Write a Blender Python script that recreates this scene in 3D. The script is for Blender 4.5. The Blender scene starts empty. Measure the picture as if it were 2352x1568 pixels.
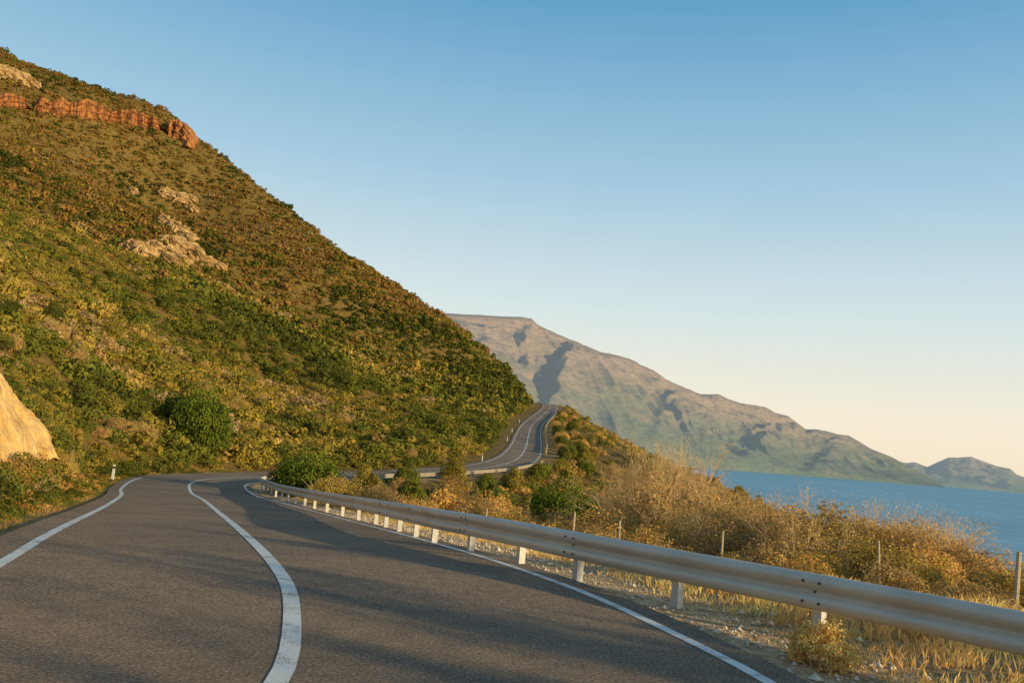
import bpy, math, random
import numpy as np
from mathutils import Matrix, Vector
rng=np.random.default_rng(7); random.seed(7)
sc=bpy.context.scene
sc.view_settings.view_transform='Standard'
try: sc.view_settings.look='None'
except Exception: pass
sc.view_settings.exposure=0
COL=sc.collection

# ------------------------------------------------------------ helpers
def vnoise(x,y,seed=0):
    x=np.asarray(x,float); y=np.asarray(y,float)
    xi=np.floor(x).astype(np.int64); yi=np.floor(y).astype(np.int64)
    fx=x-xi; fy=y-yi; fx=fx*fx*(3-2*fx); fy=fy*fy*(3-2*fy)
    def h(a,b):
        v=(a*374761393+b*668265263+seed*974634777)&0xffffffff
        v=((v^(v>>13))*1274126177)&0xffffffff
        v=(v^(v>>16))&0xffffffff
        return v/4294967295.0
    return (h(xi,yi)*(1-fx)+h(xi+1,yi)*fx)*(1-fy)+(h(xi,yi+1)*(1-fx)+h(xi+1,yi+1)*fx)*fy
def fbm(x,y,o=4,seed=0,gain=.5):
    s=0;a=1;t=0
    for i in range(o):
        s=s+a*(vnoise(x*2**i+17.3*i,y*2**i-9.1*i,seed+i)-.5); t+=a; a*=gain
    return s/t*2
def sstep(a,b,x):
    t=np.clip((x-a)/(b-a),0,1); return t*t*(3-2*t)
def make_mesh(name,verts,faces,col=None,smooth=False,mat=None):
    verts=np.ascontiguousarray(verts,dtype=np.float32); faces=np.ascontiguousarray(faces,dtype=np.int32)
    m=bpy.data.meshes.new(name); k=faces.shape[1]
    m.vertices.add(len(verts)); m.vertices.foreach_set('co',verts.ravel())
    m.loops.add(faces.size); m.loops.foreach_set('vertex_index',faces.ravel())
    m.polygons.add(len(faces)); m.polygons.foreach_set('loop_start',np.arange(0,faces.size,k,dtype=np.int32))
    try: m.polygons.foreach_set('loop_total',np.full(len(faces),k,dtype=np.int32))
    except Exception: pass
    m.polygons.foreach_set('use_smooth',np.full(len(faces),smooth,dtype=bool))
    if col is not None:
        a=m.attributes.new('Col','FLOAT_COLOR','POINT')
        c=np.ones((len(verts),4),np.float32); c[:,:3]=col; a.data.foreach_set('color',c.ravel())
    m.update(calc_edges=True)
    if len(faces)<400000: m.validate()
    if mat: m.materials.append(mat)
    return m
def add(name,mesh,parent=None,**kw):
    o=bpy.data.objects.new(name,mesh); COL.objects.link(o)
    if parent is not None: o.parent=parent
    for k,v in kw.items(): o[k]=v
    return o
def grid_faces(nu,nv):
    i=np.arange(nu-1)[:,None]*nv+np.arange(nv-1)[None,:]
    i=i.ravel(); return np.stack([i,i+nv,i+nv+1,i+1],1)
def mat_new(name):
    m=bpy.data.materials.new(name); m.use_nodes=True
    nt=m.node_tree; b=nt.nodes['Principled BSDF']; return m,nt,b
def N(nt,t,**kw):
    n=nt.nodes.new(t)
    for k,v in kw.items(): setattr(n,k,v)
    return n
def ramp(nt,stops,inp):
    r=N(nt,'ShaderNodeValToRGB'); e=r.color_ramp.elements
    while len(e)<len(stops): e.new(0.5)
    for i,(p,c) in enumerate(stops):
        e[i].position=p; e[i].color=(c[0],c[1],c[2],1)
    nt.links.new(inp,r.inputs[0]); return r
def noise(nt,scale,detail=4,rough=.55,vec=None):
    n=N(nt,'ShaderNodeTexNoise'); n.inputs['Scale'].default_value=scale
    n.inputs['Detail'].default_value=detail; n.inputs['Roughness'].default_value=rough
    if vec is not None: nt.links.new(vec,n.inputs['Vector'])
    return n
def mix(nt,fac,a,b,mode='MIX'):
    m=N(nt,'ShaderNodeMix',data_type='RGBA',blend_type=mode)
    for s,v in ((0,fac),(6,a),(7,b)):
        if hasattr(v,'is_output') or hasattr(v,'links'): nt.links.new(v,m.inputs[s])
        elif s==0: m.inputs[0].default_value=v
        else: m.inputs[s].default_value=(v[0],v[1],v[2],1)
    return m.outputs[2]
def bump(nt,b,h,strength,dist):
    bp=N(nt,'ShaderNodeBump'); bp.inputs['Strength'].default_value=strength; bp.inputs['Distance'].default_value=dist
    nt.links.new(h,bp.inputs['Height']); nt.links.new(bp.outputs[0],b.inputs['Normal'])

# ------------------------------------------------------------ materials
def foliage_mat(name,trans=.25):
    m,nt,b=mat_new(name); at=N(nt,'ShaderNodeAttribute'); at.attribute_name='Col'
    b.inputs['Roughness'].default_value=.8; b.inputs['Specular IOR Level'].default_value=.03
    nt.links.new(at.outputs['Color'],b.inputs['Base Color'])
    tr=N(nt,'ShaderNodeBsdfTranslucent'); nt.links.new(at.outputs['Color'],tr.inputs[0])
    mx=N(nt,'ShaderNodeMixShader'); mx.inputs[0].default_value=trans
    nt.links.new(b.outputs[0],mx.inputs[1]); nt.links.new(tr.outputs[0],mx.inputs[2])
    nt.links.new(mx.outputs[0],nt.nodes['Material Output'].inputs[0]); return m
M_leaf=foliage_mat('foliage',.25); M_grass=foliage_mat('grass_blades',.35)

def make_ground():
    m,nt,b=mat_new('hill_soil'); g=N(nt,'ShaderNodeNewGeometry'); P=g.outputs['Position']
    n1=noise(nt,.035,5,.6,P); n2=noise(nt,.5,7,.75,P); n3=noise(nt,7,5,.7,P)
    c1=ramp(nt,[(.35,(.07,.054,.016)),(.47,(.18,.125,.034)),(.58,(.30,.19,.053)),(.72,(.38,.24,.078))],n2.outputs[0])
    c2=ramp(nt,[(.35,(.13,.10,.025)),(.55,(.235,.148,.042)),(.75,(.31,.185,.058))],n1.outputs[0])
    c=mix(nt,.4,c1.outputs[0],c2.outputs[0])
    at=N(nt,'ShaderNodeAttribute'); at.attribute_name='Col'
    sp=N(nt,'ShaderNodeSeparateColor'); nt.links.new(at.outputs['Color'],sp.inputs[0])
    grv=ramp(nt,[(.3,(.36,.23,.125)),(.5,(.64,.44,.25)),(.7,(.82,.62,.40))],n3.outputs[0])
    c=mix(nt,sp.outputs[0],c,grv.outputs[0])
    f=ramp(nt,[(.3,(.7,.7,.7)),(.7,(1.2,1.2,1.2))],n3.outputs[0])
    c=mix(nt,1.0,c,f.outputs[0],'MULTIPLY')
    nt.links.new(c,b.inputs['Base Color']); b.inputs['Roughness'].default_value=.95
    b.inputs['Specular IOR Level'].default_value=.1
    ad=N(nt,'ShaderNodeMath',operation='MULTIPLY_ADD'); nt.links.new(n2.outputs[0],ad.inputs[0]); ad.inputs[1].default_value=6; nt.links.new(n3.outputs[0],ad.inputs[2])
    bump(nt,b,ad.outputs[0],.8,.14); return m
M_ground=make_ground()

def make_asphalt():
    m,nt,b=mat_new('asphalt'); g=N(nt,'ShaderNodeNewGeometry'); P=g.outputs['Position']
    a=noise(nt,34,6,.95,P); l=noise(nt,.35,4,.6,P); mid=noise(nt,5,4,.6,P)
    c=ramp(nt,[(.36,(.055,.045,.038)),(.46,(.18,.142,.112)),(.54,(.30,.236,.18)),(.64,(.68,.53,.39))],a.outputs[0])
    lr=ramp(nt,[(.3,(.76,.78,.82)),(.7,(1.26,1.16,1.05))],l.outputs[0])
    mr=ramp(nt,[(.3,(.84,.84,.85)),(.7,(1.14,1.13,1.11))],mid.outputs[0])
    c=mix(nt,1.0,c.outputs[0],lr.outputs[0],'MULTIPLY'); c=mix(nt,1.0,c,mr.outputs[0],'MULTIPLY')
    nt.links.new(c,b.inputs['Base Color']); b.inputs['Roughness'].default_value=.9
    b.inputs['Specular IOR Level'].default_value=.1
    bump(nt,b,a.outputs[0],.8,.012); return m
M_asph=make_asphalt()
def make_paint():
    m,nt,b=mat_new('road_paint'); g=N(nt,'ShaderNodeNewGeometry'); P=g.outputs['Position']
    a=noise(nt,60,3,.8,P); l=noise(nt,3,4,.6,P)
    s=N(nt,'ShaderNodeMath',operation='ADD'); nt.links.new(a.outputs[0],s.inputs[0]); nt.links.new(l.outputs[0],s.inputs[1])
    c=ramp(nt,[(.0,(.1,.1,.1)),(.42,(.28,.24,.20)),(.468,(.76,.75,.72)),(1,(.84,.83,.80))],s.outputs[0])
    mm=N(nt,'ShaderNodeMath',operation='MULTIPLY'); nt.links.new(s.outputs[0],mm.inputs[0]); mm.inputs[1].default_value=.5
    nt.links.new(mm.outputs[0],c.inputs[0])
    nt.links.new(c.outputs[0],b.inputs['Base Color']); b.inputs['Roughness'].default_value=.6
    bump(nt,b,a.outputs[0],.4,.008); return m
M_paint=make_paint()
def make_metal(name,c1,c2,met):
    m,nt,b=mat_new(name); g=N(nt,'ShaderNodeNewGeometry'); P=g.outputs['Position']
    a=noise(nt,1.6,5,.55,P); d=noise(nt,45,4,.7,P)
    c=ramp(nt,[(.3,c1),(.7,c2)],a.outputs[0])
    dr=ramp(nt,[(.32,(.6,.48,.36)),(.42,(1,1,1))],d.outputs[0])
    c=mix(nt,.5,c.outputs[0],dr.outputs[0],'MULTIPLY')
    nt.links.new(c,b.inputs['Base Color']); b.inputs['Metallic'].default_value=met
    r=ramp(nt,[(.3,(.45,.45,.45)),(.7,(.58,.58,.58))],a.outputs[0]); nt.links.new(r.outputs[0],b.inputs['Roughness'])
    return m
M_metal=make_metal('galvanised_steel',(.60,.53,.44),(.72,.66,.57),.25)
M_metal2=make_metal('dull_steel',(.32,.27,.21),(.42,.37,.30),.2)
def simple(name,c1,c2,scale=8,rough=.7,metal=0,bs=.3,bd=.02):
    m,nt,b=mat_new(name); g=N(nt,'ShaderNodeNewGeometry')
    a=noise(nt,scale,5,.65,g.outputs['Position'])
    c=ramp(nt,[(.3,c1),(.7,c2)],a.outputs[0]); nt.links.new(c.outputs[0],b.inputs['Base Color'])
    b.inputs['Roughness'].default_value=rough; b.inputs['Metallic'].default_value=metal
    bump(nt,b,a.outputs[0],bs,bd); return m
M_post=simple('post_steel',(.46,.44,.41),(.64,.62,.59),14,.6,.1)
M_bolt=simple('bolt_steel',(.06,.05,.045),(.14,.12,.10),30,.5,.6)
M_wood=simple('weathered_wood',(.40,.32,.21),(.60,.49,.34),20,.9)
M_wire=simple('fence_wire',(.10,.09,.08),(.2,.18,.16),20,.6,.6)
M_twig=simple('twig_bark',(.50,.34,.15),(.72,.52,.27),12,.9)
M_bark=simple('dark_bark',(.05,.035,.02),(.12,.085,.05),10,.9)
M_white=simple('white_plastic',(.62,.62,.6),(.78,.78,.76),9,.5)
M_black=simple('black_band',(.02,.02,.02),(.05,.05,.05),9,.5)
M_red=simple('red_print',(.5,.03,.02),(.62,.05,.03),20,.4)
M_stone=simple('pale_gravel',(.42,.32,.22),(.82,.70,.54),3,.9)
def rock_mat(name,c,sc0=.55,bd=.8):
    m,nt,b=mat_new(name); g=N(nt,'ShaderNodeNewGeometry')
    mp=N(nt,'ShaderNodeMapping'); mp.inputs['Scale'].default_value=(1,1,.35); nt.links.new(g.outputs['Position'],mp.inputs[0])
    a=noise(nt,sc0,7,.7,mp.outputs[0]); r=ramp(nt,c,a.outputs[0]); nt.links.new(r.outputs[0],b.inputs['Base Color'])
    b.inputs['Roughness'].default_value=.95; bump(nt,b,a.outputs[0],1,bd); return m
M_cliff=rock_mat('red_cliff',[(.38,(.08,.032,.012)),(.5,(.34,.125,.034)),(.68,(.56,.25,.08))],.8)
M_rock=rock_mat('pale_rock',[(.30,(.17,.10,.04)),(.48,(.46,.30,.13)),(.68,(.66,.45,.22))])
M_bank=rock_mat('cut_earth',[(.28,(.32,.17,.055)),(.46,(.66,.41,.145)),(.68,(.80,.55,.24))],1.6,.2)

# ------------------------------------------------------------ road centreline
R=np.array([(-2.2,-34,0,2.9,3.5),(-1.3,-14,0,2.9,3.6),(-1.0,0,0,2.9,3.6),(-1.29,5.6,0,2.85,3.6),(-1.62,7.35,0,2.8,3.5),
(-2.2,9.4,-.02,2.8,3.4),(-3.63,13.2,-.16,2.75,3.3),(-7.44,23.3,-.8,2.75,3.25),(-11,32.5,-1.35,2.8,3.1),(-14.6,41.3,-1.84,3,3),
(-18.7,53,-2.24,3.1,3.1),(-19.9,60,-2.4,3.1,3.1),(-18.4,68,-2.4,3.1,3.1),(-12.8,80,-2.2,3.0,3.0),(-7.2,91,-1.8,2.9,2.9),
(-2,103,-1.2,2.8,2.8),(1.7,116,-.2,2.7,2.7),(3.6,137,1.5,2.5,2.5),(4.8,168,4.0,2.4,2.4),(6.6,205,7.2,2.3,2.3),(10.8,245,11.5,2.3,2.3),
(14.0,275,14.8,2.3,2.3),(15.2,302,17.3,2.3,2.3),(14,330,19,2.3,2.3),(15,370,17,2.3,2.3),(22,420,10,2.3,2.3)],float)
def hermite(P,step):
    P=np.asarray(P,float)
    L=np.r_[0,np.cumsum(np.linalg.norm(np.diff(P[:,:2],axis=0),axis=1))]
    T=np.zeros_like(P); T[1:-1]=(P[2:]-P[:-2])/(L[2:]-L[:-2])[:,None]
    T[0]=(P[1]-P[0])/(L[1]-L[0]); T[-1]=(P[-1]-P[-2])/(L[-1]-L[-2])
    s=np.arange(0,L[-1],step); i=np.clip(np.searchsorted(L,s,side='right')-1,0,len(L)-2)
    h=(L[i+1]-L[i])[:,None]; t=((s-L[i])[:,None])/h
    return (2*t**3-3*t**2+1)*P[i]+(t**3-2*t**2+t)*h*T[i]+(-2*t**3+3*t**2)*P[i+1]+(t**3-t**2)*h*T[i+1]
RC=hermite(R,.5)
RT=np.gradient(RC[:,:2],axis=0); RT/=np.linalg.norm(RT,axis=1)[:,None]
RN=np.stack([RT[:,1],-RT[:,0]],1)
def offset(o,dz=0.0):
    o=np.asarray(o); p=RC[:,:2]+RN*(o[:,None] if o.ndim else o); return np.c_[p,RC[:,2]+dz]
def strip(name,o1,o2,dz,mat,sel=None,cross=2):
    idx=np.arange(len(RC)) if sel is None else sel
    a=offset(o1,dz)[idx]; b=offset(o2,dz)[idx]
    t=np.linspace(0,1,cross)[None,:,None]
    v=(a[:,None]*(1-t)+b[:,None]*t).reshape(-1,3)
    return make_mesh(name,v,grid_faces(len(idx),cross)[:,::-1],mat=mat,smooth=True)
# ------------------------------------------------------------ terrain
CT=[(p[0],p[1],p[2]-.05) for p in R]
CT+=[(6.5,335,23),(-7.6,345,36.9),(-34,365,55.6),(-61.3,385,72.5),(-105.8,410,95.3),(-145,430,122),(-184.7,450,153),(-196.6,455,163.0),(-223.8,460,167),
(-260,480,177),(-302,500,188),(-340,520,197),(-430,540,225)]
CT+=[(50,390,-5),(-10,420,20),(-60,460,40),(-130,500,70),(-200,540,105),(-270,580,130),(-360,640,160),(-440,640,190),(-100,640,20),(0,640,-30)]
CT+=[(-105.6,170,39),(-84,185,30.5),(-52,215,22.5),(-20.7,250,13),(-41.6,95,3.9),(-58,130,12.7),(-32.7,140,4),(-42.4,70,9.5),(-67.5,110,19.7),
(-222,350,105.6),(-132,320,68.6),(-79.4,320,47.9),(-27.2,310,29.9),(-1.8,270,15.2),(-29.3,68,-.1),(-28,85,-.6),(-20.7,115,1.2),(-9.8,125,1.0),(-8,160,4.5),(-6,205,8.5),
(-9,5,.1),(-9,12,.1),(-12.5,6,1.4),(-13,14,1.6),(-14.9,25,2.0),(-17,29,3.0),(-23,28,6.0),(-16.8,32,.7),(-21.8,45,.2),(-25,50,.2),(-27.5,58,-.3),
(-90,160,29),(-120,235,44),(-165,380,93),
(-30,0,8),(-30,-40,9),(-100,0,40),(-250,0,100),(-440,0,150),(-250,200,118),(-440,300,195),(-150,120,60),(-100,60,32),(-440,-40,150)]
CT+=[(8.4,14,-.3),(12,9,-.4),(1.8,20,-.95),(4.6,18,-.7),(7.2,16,-.45),(8,24,-1.1),(14,24,-1.5),(12,18,-.9),(0,28,-1.8),(5.8,30,-1.8),(-1.4,32,-2.0),(-5,38,-2.3),
(3.5,45,-2.8),(-9,50,-2.9),(0,55,-3.3),(10,40,-2.8),(21,45,-3.2),(18,30,-2.5),(5,75,-3.6),(-5,70,-3.5),(12,90,-3.9),(10,115,-2.8),(18,60,-4.8),(25,75,-6.4),
(33,110,-3.8),(33,150,-1.2),(20,137,-1),(26,168,2),(24,205,5.2),(24,245,9.6),(24,275,12.2),(26,305,14),(15,100,-3.4),
(40,45,-12),(35,25,-9),(30,8,-6),(60,80,-20),(58,140,-15),(58,200,-10),(58,260,-8),(60,320,-10),(110,0,-44),(120,100,-46),(130,200,-46),(130,300,-46),(130,400,-46),
(80,450,-35),(260,0,-60),(260,300,-60),(260,640,-60),(6,-10,-.3),(14,-10,-.8),(30,-35,-6),(110,-40,-44)]
CT=np.array(CT,float)
def U(r2): return np.where(r2>0,r2*np.log(np.maximum(r2,1e-9)),0)*.5
n=len(CT); xy=CT[:,:2]/100
K=U(((xy[:,None]-xy[None])**2).sum(-1))+np.eye(n)*2e-5
Pm=np.c_[np.ones(n),xy]; A=np.zeros((n+3,n+3)); A[:n,:n]=K; A[:n,n:]=Pm; A[n:,:n]=Pm.T
W=np.linalg.solve(A,np.r_[CT[:,2],0,0,0])
RS=RC[::2]; RSN=RN[::2]
def terrain(x,y):
    x=np.asarray(x,float).ravel(); y=np.asarray(y,float).ravel()
    out=np.empty(len(x)); dd=np.empty(len(x)); side=np.empty(len(x))
    for a in range(0,len(x),20000):
        s=slice(a,a+20000); q=np.c_[x[s],y[s]]; q1=q/100
        z=U(((q1[:,None]-xy[None])**2).sum(-1))@W[:n]+W[n]+q1@W[n+1:]
        d2=((q[:,None]-RS[None,:,:2])**2).sum(-1); j=d2.argmin(1); d=np.sqrt(d2[np.arange(len(j)),j])
        sd=((q-RS[j,:2])*RSN[j]).sum(1); far=sstep(60,160,y[s])
        left=(sd<0)*sstep(40,110,d)*sstep(110,180,y[s])
        fold=1-np.abs(fbm((q[:,0]*.35+q[:,1])/85,(q[:,0]-q[:,1]*.2)/230,2,77))*2.2
        z=z+fbm(q[:,0]/38,q[:,1]/38,4,3)*(.3+4.6*far)*sstep(5,50,d)+(fold-.3)*9.5*left+fbm(q[:,0]/6,q[:,1]/6,3,9)*(.25+.8*far)*sstep(5,14,d)+fbm(q[:,0]/1.3,q[:,1]/1.3,3,19)*.10*sstep(4.6,6.5,d)
        zr=RS[j,2]-.07-.03*np.clip(d-4.2,0,2)
        w0=4.9; wl=np.where(sd<0,4.2,4.5)
        w=sstep(w0,w0+wl,d)
        out[s]=zr*(1-w)+z*w; dd[s]=d; side[s]=sd
    return out,dd,side
def on_slope(az,el,y0=90,y1=560,lift=0):
    yy=np.arange(y0,y1,1.0); z,_,_=terrain(az*yy,yy); h=(z+lift-1.6)/yy>=el; k=int(np.argmax(h)) if h.any() else len(yy)-1
    return az*yy[k],yy[k],z[k]
def axis(lo,a,b,hi,d,g,mx):
    c=list(np.arange(a,b,d)); st=d;v=a;L=[]
    while v>lo: st=min(st*g,mx); v-=st; L.append(v)
    st=d;v=c[-1];H=[]
    while v<hi: st=min(st*g,mx); v+=st; H.append(v)
    return np.array(L[::-1]+c+H)
gx=axis(-440,-28,14,260,.42,1.03,3.4); gy=axis(-40,0,66,640,.42,1.018,2.8)
X,Y=np.meshgrid(gx,gy,indexing='ij'); Z,D,S=terrain(X,Y)
vx=np.c_[X.ravel(),Y.ravel(),Z]
gcol=np.zeros((len(vx),3)); nearY=1-.8*sstep(60,100,Y.ravel())
gcol[:,0]=np.clip(1-sstep(4.4,6.2,D),0,1)*nearY*np.where(S<0,.35,1)
gcol[:,0]=np.maximum(gcol[:,0],np.where((S>0)&(Y.ravel()<60),(1-sstep(5.5,11,D))*.6,0))
ground=add('hillside_terrain',make_mesh('hillside_terrain',vx,grid_faces(len(gx),len(gy)),col=gcol,smooth=True,mat=M_ground),
  kind='structure',label='steep scrub covered coastal hillside dropping to the sea',category='hill')
road=add('road',strip('road',-RC[:,3]-.5,RC[:,4]+.38,0,M_asph,cross=12),kind='structure',label='two lane grey asphalt coastal road curving along the hillside',category='road')
def mark(name,o,w,lab,sel=None):
    return add(name,strip(name,o-w/2,o+w/2,.005,M_paint,sel),kind='structure',label=lab,category='road marking')
ix=np.arange(len(RC))
mark('edge_line',-RC[:,3],.13,'solid white edge line on the asphalt',ix[RC[:,1]<55])
mark('edge_line',-RC[:,3],.12,'solid white edge line on the hill side of the climbing road',ix[RC[:,1]>88])
mark('edge_line',RC[:,4],.12,'worn solid white edge line beside the gravel verge')
mark('centre_line',RC[:,3]*0,.15,'solid white centre line dividing the two lanes')
nx=np.linspace(-60000,60000,60)
sx,sy=np.meshgrid(nx,nx+30000,indexing='ij')
def make_sea():
    m,nt,b=mat_new('sea_water'); g=N(nt,'ShaderNodeNewGeometry'); P=g.outputs['Position']
    a=noise(nt,.05,8,.65,P); l=noise(nt,.0016,4,.6,P)
    c=ramp(nt,[(.36,(.13,.33,.47)),(.62,(.26,.50,.65))],a.outputs[0]); c2=ramp(nt,[(.3,(.88,.88,.88)),(.7,(1.12,1.12,1.12))],l.outputs[0])
    cc=mix(nt,1,c.outputs[0],c2.outputs[0],'MULTIPLY'); nt.links.new(cc,b.inputs['Base Color'])
    b.inputs['Roughness'].default_value=.6; b.inputs['Specular IOR Level'].default_value=.15
    bump(nt,b,a.outputs[0],.5,1.5); return m
sea=add('sea',make_mesh('sea',np.c_[sx.ravel(),sy.ravel(),np.full(sx.size,-40.)],grid_faces(60,60),mat=make_sea()),kind='structure',label='calm deep blue sea below the coast',category='sea')

# ------------------------------------------------------------ far mountains
def mount_mat(name,hz):
    m,nt,b=mat_new(name); g=N(nt,'ShaderNodeNewGeometry'); P=g.outputs['Position']
    mp=N(nt,'ShaderNodeMapping'); mp.inputs['Scale'].default_value=(1,1,6); nt.links.new(P,mp.inputs[0])
    a=noise(nt,.0013,8,.62,mp.outputs[0]); bb=noise(nt,.007,7,.7,mp.outputs[0])
    sp=N(nt,'ShaderNodeSeparateXYZ'); nt.links.new(P,sp.inputs[0])
    mr=N(nt,'ShaderNodeMapRange'); mr.inputs[1].default_value=-40; mr.inputs[2].default_value=1100; nt.links.new(sp.outputs[2],mr.inputs[0])
    add_=N(nt,'ShaderNodeMath',operation='MULTIPLY_ADD'); nt.links.new(a.outputs[0],add_.inputs[0]); add_.inputs[1].default_value=1.4; nt.links.new(mr.outputs[0],add_.inputs[2])
    sc_=N(nt,'ShaderNodeMath',operation='MULTIPLY'); nt.links.new(add_.outputs[0],sc_.inputs[0]); sc_.inputs[1].default_value=.5
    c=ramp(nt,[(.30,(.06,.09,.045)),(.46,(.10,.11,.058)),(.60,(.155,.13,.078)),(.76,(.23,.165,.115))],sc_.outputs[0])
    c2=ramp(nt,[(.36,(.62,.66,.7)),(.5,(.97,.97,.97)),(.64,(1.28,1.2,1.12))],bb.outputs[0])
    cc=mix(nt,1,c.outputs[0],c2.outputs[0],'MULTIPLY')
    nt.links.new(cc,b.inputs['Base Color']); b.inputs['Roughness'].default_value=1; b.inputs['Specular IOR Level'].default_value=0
    b.inputs['Emission Color'].default_value=(.45,.56,.63,1); b.inputs['Emission Strength'].default_value=hz  # aerial haze put into the material as a faint bluish glow
    bump(nt,b,bb.outputs[0],.6,35); return m
def mountain(name,azs,sh_az,sh_Y,rd_az,rd_el,depth,mat,seed,lab,amp=1,spur=False):
    nt_=190; az=np.array(azs); t=np.linspace(0,1.5,nt_)
    Ys=np.interp(az,sh_az,sh_Y); el=np.interp(az,rd_az,rd_el)
    A_,T_=np.meshgrid(az,t,indexing='ij')
    Yd=Ys[:,None]*(1+depth*T_); Xd=A_*Yd
    Hr=(el*Ys*(1+depth)+1.6)[:,None]+40
    tt=np.clip(T_,0,1)
    bell=4*tt*(1-tt)
    tw=np.clip(tt+.08*fbm(Xd/1100,Yd/1100,3,seed+31)*bell,0,1)
    prof=np.interp(tw,[0,.03,.22,.38,.41,.56,.59,.72,.75,.86,.89,1],[0,.09,.23,.35,.43,.53,.61,.69,.78,.85,.95,1.0])
    z=Hr*prof
    z=np.where(T_>1,Hr*(1-(T_-1)*.9),z)
    w=bell**1.0
    wx=Xd+400*fbm(Xd/700,Yd/700,3,seed+41); wy=Yd+400*fbm(Xd/700,Yd/700,3,seed+42)
    u=(wx*.8+wy*.5); v_=(wy*.85-wx*.35)
    rd=1-np.abs(fbm(u/1300,v_/2600,3,seed))*2.6
    rd2=1-np.abs(fbm(u/380,v_/800,4,seed+11))*2.2
    z=z+Hr*amp*w*(.25*(rd-.64)+.12*(rd2-.5))+Hr*.013*fbm(Xd/110,Yd/110,4,seed+3)*np.clip(tt*5,0,1)*np.clip((1.15-tt)*3,0,1)
    if spur:
        for a0,sl_,sr_,am in ((.070,.014,.05,.24),(.20,.012,.04,.10),(.31,.012,.035,.10),(.385,.009,.03,.10)):
            q=A_-(a0+.05*(tt-.5)+.006*fbm(tt*6,A_*0,3,seed+77)); z=z+Hr*am*np.exp(-(q/np.where(q<0,sl_,sr_))**2)*w**.8
    cap=(el[:,None]*Yd*(.99-.06*(1-tt))+1.6+40); over=np.where(T_<1,np.maximum(z-cap,0),0); z=z-over*.97
    v=np.c_[Xd.ravel(),Yd.ravel(),(z-40).ravel()]
    v[:,2]=np.where(T_.ravel()<=0,-60,v[:,2])
    return add(name,make_mesh(name,v,grid_faces(len(az),nt_)[:,::-1],smooth=True,mat=mat),kind='structure',label=lab,category='mountain')
rid=np.array([(-.3,.155),(-.0933,.1485),(-.04,.151),(.0099,.1525),(.021,.1515),(.0286,.1455),(.045,.139),(.0632,.1331),(.078,.1285),(.095,.1229),(.105,.1195),(.115,.119),(.13,.1165),(.142,.114),(.155,.108),(.17,.103),(.185,.094),(.2004,.0882),(.2265,.0802),(.247,.082),(.26,.077),(.273,.074),
(.29,.073),(.304,.0716),(.315,.066),(.33,.0637),(.3511,.0502),(.365,.051),(.3767,.0499),(.39,.0475),(.4024,.047),(.415,.041),(.4284,.0341),(.4542,.0262),(.48,.014),(.505,.004),(.52,-.003)])
mountain('coastal_mountain',np.linspace(-.2,.515,700),[-.3,0,.125,.2316,.3277,.43,.52],[4200,5200,6200,7600,9600,11600,13500],rid[:,0],rid[:,1],.42,mount_mat('mountain_scrub_haze_glow',.235),21,'long hazy brown and green mountain ridge descending to the sea',1,True)
r2=np.array([(.40,.0),(.44,.015),(.455,.024),(.47,.021),(.48,.023),(.495,.0186),(.508,.026),(.520,.0319),(.53,.0325),(.546,.0351),(.56,.031),(.5766,.0267),(.592,.025),(.60,.019),(.608,.0168),(.64,.012),(.7,.009),(.76,0)])
mountain('distant_headland',np.linspace(.40,.76,300),[.4,.76],[17500,19500],r2[:,0],r2[:,1],.25,mount_mat('headland_scrub_haze_glow',.34),55,'hazy distant headland rising from the sea',1)

# ------------------------------------------------------------ vegetation generators
def quads_from(c,nrm,size,r):
    k=len(c); rv=r.normal(size=(k,3)); t=np.cross(nrm,rv); t/=np.linalg.norm(t,axis=1)[:,None]+1e-9
    b=np.cross(nrm,t); b/=np.linalg.norm(b,axis=1)[:,None]+1e-9
    s=size[:,None]; v=np.stack([c-t*s*.5,c+b*s*.38,c+t*s*.5,c-b*s*.38],1)
    return v.reshape(-1,3),np.arange(k*4).reshape(-1,4)
def leaf_cloud(k,nl,leaf,seed,hh=.8,jit=.55,shell=.3,var=.35):
    r=np.random.default_rng(seed)
    th=r.uniform(0,2*np.pi,nl); rad=np.sqrt(r.uniform(0,1,nl))*.62
    lc=np.c_[np.cos(th)*rad,np.sin(th)*rad,r.uniform(.15,.75,nl)*hh*(1.1-rad*.8)]; lr=r.uniform(.22,.42,nl)
    i=r.integers(0,nl,k); d=r.normal(size=(k,3)); d[:,2]=np.abs(d[:,2])*1.0-.25; d/=np.linalg.norm(d,axis=1)[:,None]
    c=lc[i]+d*lr[i][:,None]*(1-shell*r.uniform(0,1,k)**1.5)[:,None]*np.array([1,1,.85]); c[:,2]=np.abs(c[:,2])
    nr=d+r.normal(size=(k,3))*jit; nr/=np.linalg.norm(nr,axis=1)[:,None]
    c[:,2]*=hh/np.percentile(c[:,2],98)
    v,f=quads_from(c,nr,leaf*r.uniform(.6,1.4,k),r)
    shade=np.repeat((r.uniform(1-var,1+var,k)*(r.uniform(.85,1.15,nl)[i])),4)
    return v,f,shade
PAL=dict(dark=(.095,.105,.020),green=(.17,.175,.030),olive=(.30,.235,.042),gold=(.50,.345,.075),tan=(.52,.335,.125),brown=(.40,.225,.063),rust=(.72,.43,.12),grey=(.44,.31,.145))
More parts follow.
